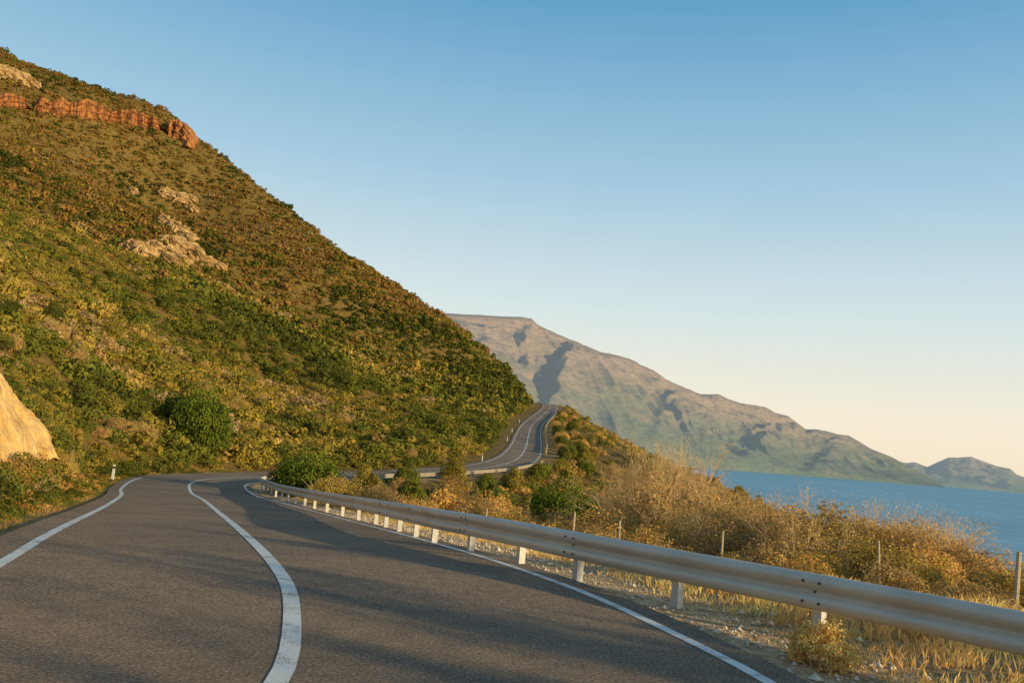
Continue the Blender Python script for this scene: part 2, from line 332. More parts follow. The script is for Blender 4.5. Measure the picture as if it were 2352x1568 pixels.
def scatter(name,px,py,pz,sc_,protos,cols,mat,**kw):
    V=[];F=[];C=[];off=0
    pi=rng.integers(0,len(protos),len(px)); rot=rng.uniform(0,2*np.pi,len(px))
    for k,(pv,pf,ps) in enumerate(protos):
        m=np.where(pi==k)[0]
        if len(m)==0: continue
        c,s=np.cos(rot[m])[:,None],np.sin(rot[m])[:,None]
        sc2=sc_[m][:,None]; hz=rng.uniform(.7,1.15,len(m))[:,None]
        x=(pv[None,:,0]*c-pv[None,:,1]*s)*sc2+px[m][:,None]; y=(pv[None,:,0]*s+pv[None,:,1]*c)*sc2+py[m][:,None]; z=pv[None,:,2]*sc2*hz+pz[m][:,None]
        V.append(np.stack([x,y,z],-1).reshape(-1,3)); nv=len(pv)
        F.append((pf[None]+(np.arange(len(m))*nv)[:,None,None]+off).reshape(-1,pf.shape[1])); off+=nv*len(m)
        C.append((cols[m][:,None,:]*ps[None,:,None]).reshape(-1,3))
    return add(name,make_mesh(name,np.concatenate(V),np.concatenate(F),col=np.concatenate(C),mat=mat),**kw)
def palette(x,y,z):
    k=len(x); a=fbm(x/30,y/30,3,71)*1.0+rng.normal(0,.25,k); b=fbm(x/11,y/11,2,72)+rng.normal(0,.45,k)
    up=sstep(26,62,z)
    P_=np.array([PAL[q] for q in ('dark','green','olive','gold','tan','brown','grey')])
    idx=np.select([a<-.40,a<-.04,a<.38,a<.54],[0,1,2,3],4)
    idx=np.where((a>.45)&(b<-.25),6,idx)
    idx=np.where((rng.uniform(0,1,k)<up*.6)&(idx>=2),5,idx)
    idx=np.where((rng.uniform(0,1,k)<up*.4)&(idx==1),5,idx)
    c=P_[idx]*rng.uniform(.8,1.15,k)[:,None]*(1-.24*up)[:,None]
    return c
def pick(nn,y0,y1,azlo,azhi,pw):
    u=rng.uniform(0,1,nn); y=(y0**pw+u*(y1**pw-y0**pw))**(1/pw); a=rng.uniform(azlo,azhi,nn); return a*y,y
far_p=[leaf_cloud(66,6,.34,100+i,.95,.24,.12,.09) for i in range(6)]
mid_p=[leaf_cloud(270,12,.165,200+i,.92,.25,.14,.10) for i in range(6)]
x,y=pick(31000,190,520,-.70,.14,1.5); z,d,s=terrain(x,y)
k=(d>7)&(z>-15)&((s<0)|(y>300)); x,y,z,d=x[k],y[k],z[k],d[k]
sz=np.minimum(rng.lognormal(.2,.44,len(x))*1.15,3.2)*(1-.12*sstep(60,110,z)); sz=np.minimum(sz,np.maximum(.5,(d-4.5)*.7))
scatter('hillside_scrub',x,y,z-.22*sz,sz,far_p,palette(x,y,z),M_leaf,kind='stuff',label='dense olive and brown scrub covering the steep hillside',category='scrub')
x,y=pick(9400,28,205,-.72,.02,1.35); z,d,s=terrain(x,y)
k=(d>4.9)&(s<0)&((d>5.9)|(y>90)); x,y,z,d=x[k],y[k],z[k],d[k]
bare_=((x+16.2)/2.6)**2+((y-23)/10)**2<1
x,y,z,d=x[~bare_],y[~bare_],z[~bare_],d[~bare_]
sz=np.minimum(rng.lognormal(.06,.44,len(x)),2.4); sz=np.minimum(sz,np.maximum(.35,(d-4.6)*.6))
sz=np.where(y<62,np.minimum(sz,.9),sz)
scatter('slope_scrub',x,y,z-.18*sz,sz,mid_p,palette(x,y,z),M_leaf,kind='stuff',label='low mixed green and dry scrub on the slope above the road',category='scrub')
x,y=pick(5000,30,330,-.3,.62,1.0); z,d,s=terrain(x,y)
k=(d>5.2)&(s>0)&(z>-14); x,y,z,d=x[k],y[k],z[k],d[k]
sz=rng.lognormal(-.1,.35,len(x)); sz=np.minimum(sz,np.maximum(.25,(d-4.4)*.55)); sz=np.where(y<110,np.minimum(sz,.95),sz)
pc=palette(x,y,z*0+20); dry=rng.uniform(0,1,len(x))<.36; pc[dry]=np.array(PAL['rust'])*rng.uniform(.55,.95,dry.sum())[:,None]
scatter('coastal_scrub',x,y,z-.2*sz,sz,mid_p,pc,M_leaf,kind='stuff',label='low green and brown coastal scrub on the seaward slope',category='scrub')
i=rng.integers(0,len(RC),9000); i=i[(RC[i,1]>7)&(RC[i,1]<66)][:1300]
o=-(3.85+2.8*rng.uniform(0,1,len(i))**1.2); x=RC[i,0]+RN[i,0]*o; y=RC[i,1]+RN[i,1]*o; z,d,s=terrain(x,y)
sz=rng.uniform(.25,.6,len(x))*(.4+.6*sstep(3.8,5,d)); vc=np.array([PAL[q] for q in ('dark','dark','green','green','olive','rust','brown')])[np.clip(((fbm(x/4,y/4,2,12)+1)*3.5+rng.normal(0,1.2,len(x))).astype(int),0,6)]
scatter('verge_scrub',x,y,z-.04,sz,mid_p,vc*rng.uniform(.6,1.0,len(x))[:,None],M_leaf,kind='stuff',label='low green and rusty plants crowding the hillside verge',category='scrub')

# ------------------------------------------------------------ individual shrubs
def tubes(segs,sides=4):
    a=np.array([s[0] for s in segs]); b=np.array([s[1] for s in segs]); ra=np.array([s[2] for s in segs]); rb=np.array([s[3] for s in segs])
    d=b-a; d/=np.linalg.norm(d,axis=1)[:,None]+1e-9
    up=np.where(np.abs(d[:,2:])>.9,np.array([[1.,0,0]]),np.array([[0,0,1.]])); t=np.cross(d,up); t/=np.linalg.norm(t,axis=1)[:,None]; bb=np.cross(d,t)
    V=[]
    for base,r_ in ((a,ra),(b,rb)):
        for q in range(sides):
            an=2*np.pi*q/sides; V.append(base+(t*np.cos(an)+bb*np.sin(an))*r_[:,None])
    V=np.stack(V,1); k=len(segs); F=[]
    for q in range(sides): F.append([q,(q+1)%sides,sides+(q+1)%sides,sides+q])
    F=(np.array(F)[None]+(np.arange(k)*2*sides)[:,None,None]).reshape(-1,4)
    return V.reshape(-1,3),F
def twig_plant(seed,H,Wd,stems,depth,r0=.035,kids=3,lean=.9):
    r=random.Random(seed); segs=[]; tips=[]
    def grow(p,d,l,rad,lv):
        nseg=3; q=p
        for i in range(nseg):
            d=(d+Vector((r.gauss(0,.16),r.gauss(0,.16),r.gauss(.03,.12)))).normalized()
            e=q+d*(l/nseg); r1=rad*(1-i/nseg*.4); r2=rad*(1-(i+1)/nseg*.4)
            segs.append((np.array(q),np.array(e),r1,r2)); q=e
            if lv<depth and i>0:
                for _ in range(kids-1 if i==1 else 1):
                    dd=(d+Vector((r.gauss(0,.55),r.gauss(0,.55),r.gauss(.05,.35)))).normalized()
                    grow(q,dd,l*r.uniform(.5,.75),r2*.6,lv+1)
        if lv<depth: grow(q,d,l*r.uniform(.5,.75),rad*.5,lv+1)
        else: tips.append(np.array(q))
    for i in range(stems):
        a=r.uniform(0,6.283); w=r.uniform(.1,lean)
        d=Vector((math.cos(a)*w*Wd/H,math.sin(a)*w*Wd/H,1)).normalized()
        grow(Vector((math.cos(a)*.02,math.sin(a)*.02,-.1)),d,H*r.uniform(.38,.5),r0,0)
    tips=np.array(tips); kz=H/np.percentile(tips[:,2],97); kx=.5*Wd/np.percentile(np.hypot(tips[:,0],tips[:,1]),93); K_=np.array([kx,kx,kz])
    return [(a*K_,b*K_,c,d) for a,b,c,d in segs],tips*K_
def shrub_protos(kind,seed):
    r=np.random.default_rng(seed)
    if kind in('green','dark','olive'):
        v,f,s=leaf_cloud(4600,18,.075,seed,.97,.4,.25,.2); c0=np.array(PAL[kind]); jit=.15
    else:
        v,f,s=leaf_cloud(4800,26,.048,seed,.97,.45,.3,.18); c0=np.array(PAL[kind]); jit=.16
    nq=len(f); tint=np.repeat(r.uniform(1-jit,1+jit,(nq,1))*np.array([[1,1,1]])+r.normal(0,.05,(nq,3)),4,axis=0)
    c=np.clip(c0*s[:,None]*tint,.003,.95)
    fol=make_mesh('shrub_foliage_'+kind,v,f,col=c,mat=M_leaf)
    segs,tips=twig_plant(seed,1.02,1.9,9,2,.018,3,1.2); vv,ff=tubes(segs,3)
    st=make_mesh('shrub_stems_'+kind,vv,ff,mat=M_bark if kind in('green','dark','olive') else M_twig)
    return fol,st
PR={k:[shrub_protos(k,sd*3+i) for i in range(3)] for sd,k in enumerate(('green','olive','dark','gold','tan','rust','brown','grey'))}
PAL['bush']=(.125,.16,.020); PR['bush']=[]
def _big():
    r=np.random.default_rng(5); v,f,s=leaf_cloud(11000,34,.055,505,.97,.45,.3,.25)
    c=np.clip(np.array(PAL['bush'])*s[:,None]*np.repeat(r.uniform(.75,1.3,len(f)),4)[:,None],.003,.9)
    return make_mesh('big_bush_foliage',v,f,col=c,mat=M_leaf),PR['green'][0][1]
PR['bush'].append(_big())
LB=dict(green='rounded leafy green shrub on the roadside slope',olive='olive green shrub among dry scrub',dark='dense dark green shrub on the slope',gold='yellowish drying shrub beside the road',
 tan='dry pale tan shrub on the slope',rust='rust orange dry rounded shrub behind the guard rail',brown='dry brown twiggy shrub on the coastal slope',grey='grey brown leafless looking shrub',bush='large rounded bright green bush beside the road bend')
def shrub(kind,px,py,w,h,sink=.1,lab=None):
    z=float(terrain([px],[py])[0][0]); fol,st=random.choice(PR[kind])
    e=add('shrub',None,label=lab or LB[kind],category='shrub',group='shrubs on the coastal slope'); e.empty_display_size=.2
    e.location=(px,py,z-sink); e.scale=(w/2,w/2,h); e.rotation_euler=(0,0,random.uniform(0,6.28))
    add('foliage',fol,e); add('stem',st,e); return e
H=[('bush',-10.4,48,4.6,2.5),('green',-12.0,50,3.4,2.0),('olive',-8.6,45,3.2,1.5),('gold',-6.9,37,3.2,1.4),('tan',-5.2,37,3.2,1.4),('brown',-4.3,40,3.0,1.4),('gold',-8.2,41,2.4,1.2),
('rust',-1.5,32,3.4,2.0),('rust',.6,30,3.0,1.6),('tan',2.1,28,2.6,1.5),('rust',-.2,36,2.6,1.8),('green',.4,55,2.4,2.2),('bush',3.5,46,4.8,2.7),('green',5.5,44,3.2,2.0),('olive',1.8,50,3,1.8),('green',-6,62,2.8,2.4),('tan',-7.4,66,3.0,2.0),
('olive',-10.5,68,2.8,2.1),('brown',-4,72,3.2,2.1),('green',-1,78,3.4,2.2),('olive',1.5,88,3.6,2.3),('green',4.5,98,3.6,2.4),('olive',7.5,108,3.4,2.4),('green',-8,74,2.8,1.9),('olive',-4.5,84,3,2),
('rust',7.4,24,3.6,1.7),('tan',8.6,22,3.4,1.7),('rust',9.4,20.5,3.2,1.55),('tan',10.2,19.5,2.8,1.3),('tan',6.0,25.5,3.4,1.8),('tan',4.7,27,3.4,2.1),('rust',10.3,23,3.4,1.6),('gold',11.3,17.5,2.6,1.0),('tan',7.2,20.5,2.6,1.4),
('gold',9.4,15.5,2.2,.8),('gold',8.3,17,2.2,.9),('gold',4.4,23,2.6,1.3),('rust',3.2,25,2.8,1.5),('gold',10.6,14.8,1.8,.7),('tan',5.6,21.5,2.4,1.2),('gold',8.4,19,2.4,1.1),('gold',6.8,18.6,2.0,.8),('tan',5.4,29,3.6,2.5),('tan',6.8,28.5,3.2,2.2),
('tan',7.6,34,3.6,2.6),('rust',9.2,32,3.4,2.2),('tan',5.4,35,3.4,2.6),
('rust',5.5,15.8,1.6,.7),('tan',6.6,14.6,1.6,.65),('tan',3.6,18.2,1.6,.8),('gold',4.4,16.6,1.5,.6),('tan',2.4,20.6,1.7,.9),('rust',1.2,22.6,1.8,.9),('gold',.2,24.2,1.7,.9),('tan',-1.2,26.6,1.8,.9),('rust',-2.6,29.4,1.9,1.0),('tan',7.4,13.4,1.5,.55),('tan',8.6,12.2,1.5,.55),('rust',3.4,21.6,2.0,1.1),('tan',5.8,19.2,1.8,.9),
('tan',6.2,23,2.8,1.6),('gold',7.9,21,2.6,1.4),('rust',9.1,18.2,2.2,1.1),('rust',2.0,24.2,2.2,1.2),('rust',.2,27,2.4,1.4),
('bush',-26.4,75.0,6.2,4.9),('green',-29.8,77,4.4,3.4),('olive',-23.4,78.5,3.6,2.2),('green',-31.5,73,3.4,2.2),('dark',-27,80,4.6,4.2),('dark',30,100,3.6,2.8),('tan',13,26,3.2,1.6),('rust',15.5,28,3.4,1.7),('rust',12,30,3.6,1.8),('tan',9,28,3.6,1.6),('tan',16,33,4,1.7),
('green',-23.2,44.5,2.4,1.3),('olive',-19.6,36.5,2.0,1.0),('green',-18.0,34.2,2.0,1.0),('olive',-25,48.5,2.2,1.4),('rust',-18.6,32.6,1.8,1.2),('brown',-20.2,35.2,2.4,1.3),('gold',-21,41.5,2.2,1.4),
('green',-8.9,13.4,1.1,.6),('green',-9.7,16,1.3,.7),('dark',-10.9,18.6,1.6,.9),('green',-12.1,21,1.9,1.0),('brown',-13.2,23.4,2.0,1.2),('green',-14.1,25.4,2.0,1.2),('brown',-15.1,27.6,2.0,1.15),('green',-16.2,30.0,2.1,1.15),('olive',-17.2,32.2,2.0,1.2),('rust',-16.9,31,1.8,1.3),('green',-9.2,12,1.0,.5)]
for q in H: shrub(*q)
for k_,yy in enumerate(range(126,268,6)):
    i=int(np.argmin(np.abs(RC[:,1]-yy)))
    for o_ in (6.0,9.5):
        p=RC[i,:2]+RN[i]*(o_+random.uniform(-.6,.6)); shrub(random.choice(['rust','olive','green','tan','dark','green']),float(p[0]),float(p[1]),random.uniform(2.8,4.0),random.uniform(1.5,2.4))
def many(nn,y0,y1,a0,a1,kinds,side,wmin,wmax,hf=.5):
    c=0;tr=0
    while c<nn and tr<4000:
        tr+=1; yy=random.uniform(y0,y1); xx=random.uniform(a0,a1)*yy; zz,dd,ss=terrain([xx],[yy])
        if dd[0]<7.2 or (ss[0]>0)!=side or zz[0]<-8: continue
        if ((xx+16.2)/4)**2+((yy-22)/12)**2<1: continue
        if math.hypot(xx+26,yy-72)<5: continue
        w=min(random.uniform(wmin,wmax),(dd[0]-5.5)*1.1); h=w*hf*random.uniform(.8,1.2)
        if side and yy<115: h=min(h,1.6)
        shrub(random.choice(kinds),xx,yy,w,h); c+=1
many(80,62,125,-.62,-.1,['green','green','olive','tan','olive','olive','dark','gold'],False,2,4.2)
many(34,34,62,-.66,-.45,['green','olive','brown','gold','olive','tan'],False,1.2,2.4)
many(38,42,150,-.02,.34,['green','olive','tan','rust','green','tan','olive'],True,2,4.0)
def bare(px,py,H_,W_,seed,lab,stems=10,depth=4,leaf=None,r0=.03,grp='leafless shrubs behind the guard rail',hmin=0):
    z=float(terrain([px],[py])[0][0]); segs,tips=twig_plant(seed,H_,W_,stems,depth,r0,3,1.0)
    e=add('bare_shrub',None,label=lab,category='shrub',group=grp); e.location=(px,py,z)
    v,f=tubes(segs,3); add('branches',make_mesh('branches',v,f,mat=M_twig),e)
    if leaf:
        tips=tips[tips[:,2]>hmin*H_]
        r=np.random.default_rng(seed); c=np.repeat(tips,leaf[0],0)+r.normal(0,.08,(len(tips)*leaf[0],3)); nr=r.normal(size=c.shape); nr/=np.linalg.norm(nr,axis=1)[:,None]
        lv,lf=quads_from(c,nr,r.uniform(.018,.036,len(c)),r); cc=np.array(leaf[1])*np.repeat(r.uniform(.6,1.3,len(c)),4)[:,None]
        add('foliage',make_mesh('dry_leaves',lv,lf,col=np.clip(cc,0,.95),mat=M_leaf),e)
    return e
bare(5.9,30,3.8,4.6,5,'tall leafless twiggy golden brown shrub behind the guard rail',14,4,(3,(.85,.60,.29)),.055)
bare(4.5,29.3,2.9,3.6,6,'leafless twiggy tan shrub beside a taller one',11,4,(3,(.80,.54,.25)),.05)
for i,(a,b_,h,w) in enumerate([(7.6,22.5,1.9,3.6),(8.9,21,1.9,3.4),(9.9,20,1.7,3),(6.6,24,1.9,3.2),(11,21.5,1.8,3.4),(5.0,22.6,1.5,2.4),(7.0,19.3,1.3,2.2)]):
    bare(a,b_,h,w,30+i,'dry brown twiggy shrub with sparse rust leaves',12,3,(6,(.84,.53,.19)),.026)
for i,(a,b_,h,w) in enumerate([(10.8,-4.6,2.8,1.6),(9.6,-2.2,3.0,1.8),(10.2,.2,2.5,1.3),(9.8,2.4,3.0,1.5)]):
    bare(a,b_,h,w,60+i,'tall open dry shrub on the seaward verge',7,3,(60,(.30,.24,.08)),.03,'tall open shrubs on the verge')
for i,(a,b_,h,w) in enumerate([(13.6,4.2,4.0,2.2),(14.8,.6,4.3,2.4),(12.8,7.2,3.5,1.6),(15.5,-3.5,4.4,2.6)]):
    bare(a,b_,h,w,80+i,'tall slender unseen shrub, thin high crown added to cast road shadows',3,3,(170,(.30,.24,.08)),.04,'tall open shrubs on the verge',.62)  # added out of view; high crowns shaped to streak the far lane with shadow

# ------------------------------------------------------------ dry grass
def grass(name,px,py,pz,h,cols,lab):
    k=len(px); a=rng.uniform(0,2*np.pi,k); w=h*.028+.0025
    dx,dy=np.cos(a)*w,np.sin(a)*w; lx,ly=rng.normal(0,.38,k)*h,rng.normal(0,.38,k)*h
    v=np.stack([np.c_[px-dx,py-dy,pz-.03],np.c_[px+dx,py+dy,pz-.03],np.c_[px+lx*.5+dx*.7,py+ly*.5+dy*.7,pz+h*.6],np.c_[px+lx,py+ly,pz+h]],1).reshape(-1,3)
    return add(name,make_mesh(name,v,np.arange(4*k).reshape(-1,4),col=np.repeat(np.clip(cols,0,.92),4,0),mat=M_grass),kind='stuff',label=lab,category='grass')
def tuft(nt_,per,y0,y1,side,dmin,dmax,spread,pw=1):
    i=rng.integers(0,len(RC),nt_*6); yy=RC[i,1]; i=i[(yy>y0)&(yy<y1)][:nt_]
    dd=dmin+(dmax-dmin)*rng.uniform(0,1,len(i))**pw
    o=dd*side; x=RC[i,0]+RN[i,0]*o; y=RC[i,1]+RN[i,1]*o
    x=np.repeat(x,per)+rng.normal(0,spread,len(i)*per); y=np.repeat(y,per)+rng.normal(0,spread,len(i)*per)
    return x,y
x,y=tuft(20000,16,-2,48,1,4.9,14,.10,1.1); z,d,s=terrain(x,y); k=(d>4.6)&(s>0); x,y,z,d=x[k],y[k],z[k],d[k]
c=np.array([.98,.64,.25])*rng.uniform(.65,1.15,len(x))[:,None]*(.76+.5*vnoise(x/.8,y/.8,15))[:,None]; c[rng.uniform(0,1,len(x))<.04]*=np.array([.55,.6,.5])
hh=rng.uniform(.05,.26,len(x))*(.35+.65*sstep(5,6.5,d))*(.4+1.0*vnoise(x/.9,y/.9,5))
grass('dry_grass',x,y,z,hh,c,'dry golden grass growing along the verge behind the rail')
x,y=tuft(8500,12,4,70,-1,3.55,10,.12,1.3); z,d,s=terrain(x,y); k=(d>3.5)&(s<0)
x,y,z,d=x[k],y[k],z[k],d[k]; pat=(fbm(x/2,y/2,3,5)>-.05)[:,None]
c=np.where(pat,np.array([.18,.18,.035]),np.array([.46,.29,.09]))*rng.uniform(.6,1.3,len(x))[:,None]
grass('verge_grass',x,y,z,rng.uniform(.08,.28,len(x))*(.3+.7*sstep(3.6,5,d)),c,'mixed green and dry grass at the foot of the bank')
ico=np.array([(0,0,1),(.9,0,.2),(.2,.85,.15),(-.8,.5,.2),(-.7,-.6,.1),(.3,-.9,.2),(0,0,-.6)]); icf=np.array([(0,1,2),(0,2,3),(0,3,4),(0,4,5),(0,5,1),(6,2,1),(6,3,2),(6,4,3),(6,5,4),(6,1,5)])
x,y=tuft(16000,1,-1,40,1,3.85,5.9,.12); z,d,s=terrain(x,y)
k=d>3.85; x,y,z=x[k],y[k],z[k]
scatter('gravel',x,y,z+.005,rng.lognormal(-4.3,.55,len(x)),[(ico,icf,np.ones(7))],np.ones((len(x),3)),M_stone,kind='stuff',label='loose pale gravel on the road shoulder',category='gravel')
r=np.random.default_rng(77); v,f,s=leaf_cloud(6500,32,.06,77,.97,.8,.6); c=np.array([.97,.60,.20])*s[:,None]*np.repeat(r.uniform(.8,1.2,len(f)),4)[:,None]
e=add('small_bush',None,label='small yellow bush at the foot of a rail post',category='bush'); bx,by=2.95,7.75; e.location=(bx,by,float(terrain([bx],[by])[0][0])-.03); e.scale=(.42,.42,.40)
add('foliage',make_mesh('yellow_foliage',v,f,col=np.clip(c,0,.95),mat=M_leaf),e); add('stem',PR['gold'][0][1],e)
# ------------------------------------------------------------ guard rails
PROF=[(0,0),(.025,.004),(.06,.03),(.082,.065),(.082,.105),(.06,.135),(.015,.160),(.0,.18),(.015,.20),(.06,.225),(.082,.255),(.082,.295),(.06,.33),(.025,.356),(0,.36)]
def rail(path,lab,spacing=1.9,top=.66,phase=.4,mat=None,pmat=None,skip=None):
    P_=hermite(path,.25); T=np.gradient(P_[:,:2],axis=0); T/=np.linalg.norm(T,axis=1)[:,None]; Nn=np.stack([-T[:,1],T[:,0]],1)
    gz,_,_=terrain(P_[:,0],P_[:,1])
    gz=np.convolve(np.pad(gz,12,'edge'),np.ones(25)/25,'valid')
    e=add('guard_rail',None,label=lab,category='guard rail',group='metal guard rails along the road')
    V=[]
    for o,h in PROF: V.append(np.c_[P_[:,:2]+Nn*(o+.05),gz+top-.36+h])
    V=np.stack(V,1); k=len(PROF); VB=V.copy(); VB[:,:,:2]-=Nn[:,None]*.004
    front=V.reshape(-1,3); back=VB.reshape(-1,3)
    gf=grid_faces(len(P_),k); m=make_mesh('beam',np.concatenate([front,back]),np.concatenate([gf,gf[:,::-1]+len(front)]),smooth=True,mat=mat or M_metal); add('beam',m,e)
    w=.05; dpt=.10
    sec=[(-w,0),(w,0),(w,-dpt),(w-.012,-dpt),(w-.012,-.012),(-w+.012,-.012),(-w+.012,-dpt),(-w,-dpt)]
    vb=[(a,b_,-.25) for a,b_ in sec]+[(a,b_,top-.04) for a,b_ in sec]; ff=[[q,(q+1)%8,8+(q+1)%8,8+q] for q in range(8)]
    pm=make_mesh('post',np.array(vb,float),np.array(ff+[[8,9,10,11],[8,11,12,13],[13,14,15,8]]),mat=pmat or M_post)
    L=np.r_[0,np.cumsum(np.linalg.norm(np.diff(P_[:,:2],axis=0),axis=1))]; sp=phase; j=0
    hx=[(math.cos(a)*.016,math.sin(a)*.016) for a in np.arange(0,6.28,math.pi/3)][:6]
    bv=np.array([(a,0,b_) for a,b_ in hx]+[(a*.8,.014,b_*.8) for a,b_ in hx]+[(0,.015,0)]); bf=[(q,(q+1)%6,6+(q+1)%6) for q in range(6)]+[(q,6+(q+1)%6,6+q) for q in range(6)]+[(6+q,6+(q+1)%6,12) for q in range(6)]
    bm=make_mesh('bolt',bv,np.array(bf),mat=M_bolt)
    while sp<L[-1]:
        i=min(int(np.searchsorted(L,sp)),len(P_)-1)
        if skip and skip[0]<sp<skip[1]:
            sp+=spacing; j+=1; continue
        ang=math.atan2(T[i][1],T[i][0])
        p=add('post',pm,e); p.location=(P_[i,0],P_[i,1],gz[i]); p.rotation_euler=(0,random.gauss(0,.012),ang)
        if j%2==0 and P_[i,1]<45:
            for dx_,dz_ in ((-.09,.08),(.09,.08),(-.09,.28),(.09,.28),(0,.18)):
                b_=add('bolt',bm,e); off=.132 if dz_!=.18 else .05
                b_.location=(P_[i,0]+T[i][0]*dx_+Nn[i][0]*off,P_[i,1]+T[i][1]*dx_+Nn[i][1]*off,gz[i]+top-.36+dz_); b_.rotation_euler=(0,0,ang)
        sp+=spacing*(1 if P_[i,1]<22 else 1.6); j+=1
    return e
rail([(7.2,2.5),(5.7,5.7),(4.45,7.4),(3.2,9.0),(2.1,10.2),(1.2,11.4),(.4,12.8),(-.36,14.3),(-1.15,16),(-3.8,24.3),(-6.0,30.1),(-9.5,39.4),(-12.4,47.2),(-14.5,53),(-15.4,58),(-15.2,63)],'galvanised steel guard rail on short posts along the road bend',1.66,.69,.86,skip=(4.9,6.6))
def off_path(y0,y1,o,step=8):
    i=[j for j in range(len(RC)) if y0<=RC[j,1]<=y1][::step]; return [tuple(RC[j,:2]+RN[j]*o) for j in i]
rail(off_path(74,119,4.2,10),'dull steel guard rail on the seaward side of the far road',4.0,.60,mat=M_metal2,pmat=M_metal2)
rail(off_path(130,262,3.4,14),'pale steel guard rail following the climbing road',4.0,.58,mat=M_metal2,pmat=M_metal)

# ------------------------------------------------------------ wire fence
fe=add('wire_fence',None,label='old wooden post and wire fence in dry grass',category='fence')
FP=[(10.6,10.2),(8.4,14),(7.2,16.2),(4.7,18.0),(2.75,19.2),(1.8,20.2),(-.3,25),(-2.5,30)]
tops=[]
for i,(a,b_) in enumerate(FP):
    z=float(terrain([a],[b_])[0][0]); lx,ly=random.gauss(0,.03),random.gauss(0,.03); r0=.045 if i==1 else .026
    pts=[np.array([a+lx*q/1.1,b_+ly*q/1.1,z+q]) for q in (-.2,.3,.7,1.0)]
    v,f=tubes([(pts[q],pts[q+1],r0*(1-.06*q),r0*(1-.06*(q+1))) for q in range(3)],7)
    m=make_mesh('fence_post',v,f,mat=M_wood); add('post',m,fe); tops.append((a+lx,b_+ly,z))
segs=[]
for h in (.35,.6,.78,.95):
    for p,q in zip(tops[:-1],tops[1:]):
        for j in range(4):
            t0,t1=j/4,(j+1)/4; A0=np.array(p)*(1-t0)+np.array(q)*t0+np.array([0,0,h-.12*t0*(1-t0)]); B0=np.array(p)*(1-t1)+np.array(q)*t1+np.array([0,0,h-.12*t1*(1-t1)])
            segs.append((A0,B0,.004,.004))
v,f=tubes(segs,3); add('wire',make_mesh('wire',v,f,mat=M_wire),fe)

# ------------------------------------------------------------ delineator posts
def box(name,sx,sy,z0,z1,mat):
    v=np.array([(a*sx/2,b*sy/2,c) for c in (z0,z1) for a,b in ((-1,-1),(1,-1),(1,1),(-1,1))],float); v[4:,:2]*=.86
    f=np.array([(0,1,5,4),(1,2,6,5),(2,3,7,6),(3,0,4,7),(4,5,6,7)]); return make_mesh(name,v,f,mat=mat)
dl=box('delineator_body',.12,.10,-.1,.68,M_white); db=box('delineator_band',.109,.091,.68,.80,M_black); dt=box('delineator_cap',.09,.08,.80,.9,M_white)
for yy,sd in ((50,-1),(112,-1),(150,-1),(176,-1),(210,-1)):
    i=int(np.argmin(np.abs(RC[:,1]-yy))); p=RC[i,:2]+RN[i]*(sd*(4.1 if yy<60 else 3.5)); z=float(terrain([p[0]],[p[1]])[0][0])
    e=add('delineator_post',None,label='white roadside marker post with dark band',category='marker post',group='roadside marker posts'); e.location=(p[0],p[1],z)
    add('body',dl,e); add('band',db,e); add('cap',dt,e)
ang=np.linspace(0,2*np.pi,17)[:-1]
v=np.array([(h,r_*math.cos(a),r_*math.sin(a)+.03) for h,r_ in [(0,.001),(0,.026),(.012,.033),(.10,.033),(.112,.026),(.112,.001)] for a in ang])
f=[[i*16+j,i*16+(j+1)%16,(i+1)*16+(j+1)%16,(i+1)*16+j] for i in range(5) for j in range(16)]
m=make_mesh('can',v,np.array(f),smooth=False,mat=M_white); m.materials.append(M_red)
for i,p in enumerate(m.polygons):
    if i//16==2 and (i%16)<6: p.material_index=1
cx,cy=3.38,7.0; e=add('drink_can',m,label='discarded white and red drink can on gravel',category='can'); e.location=(cx,cy,float(terrain([cx],[cy])[0][0])+.02); e.rotation_euler=(0,0,.5)

# ------------------------------------------------------------ cliffs and rocks
def cliff(pts,hmax,seed):
    cp=np.array([on_slope(a,e_,250,560,hmax)[:2] for a,e_ in pts]); cp=hermite(cp,.7)
    gz,_,_=terrain(cp[:,0],cp[:,1]); k=len(cp); s_=np.arange(k)*.7
    gz=np.convolve(np.pad(gz,6,'edge'),np.ones(13)/13,'valid')
    hg=hmax*(.40+.95*vnoise(s_/16,s_*0,seed)+.6*fbm(s_/4,s_*0,3,seed+2))*sstep(0,4,s_)*sstep(0,5,s_[-1]-s_)*(1-.65*sstep(40,180,s_))
    hg*=np.where(vnoise(s_/9,s_*0+3,seed+5)<(.28+.2*sstep(40,120,s_)),.05,1); hg=np.maximum(np.convolve(np.pad(hg,1,'edge'),np.ones(3)/3,'valid'),.05)
    T=np.gradient(cp,axis=0); T/=np.linalg.norm(T,axis=1)[:,None]; Nf=np.stack([T[:,1],-T[:,0]],1)
    if (Nf*np.array([0,-1])).sum()<0: Nf=-Nf
    rows=[]
    for j,t in enumerate(np.linspace(-.35,1,16)):
        o=2.6*fbm(s_/2.0,t*.7+0*s_,4,seed+33)+.8*(1-t)+np.abs(fbm(s_/5,s_*0,2,seed+8))*4+(.8 if j%5==2 else 0); rows.append(np.c_[cp+Nf*o[:,None],gz+hg*t])
    for b_,dz in ((3,.3),(7,-1)):
        q=cp-Nf*b_; rows.append(np.c_[q,gz+hg+dz])
    V=np.stack(rows,1)
    add('cliff_band',make_mesh('cliff_band',V.reshape(-1,3),grid_faces(k,len(rows)),mat=M_cliff),kind='structure',label='orange red rock cliff band near the hill top',category='cliff')
cliff([(-.406,.333),(-.4322,.352),(-.4594,.358),(-.486,.3605),(-.5135,.3635),(-.5402,.3645),(-.567,.3660),(-.605,.368),(-.6475,.371),(-.69,.374)],6.0,91)
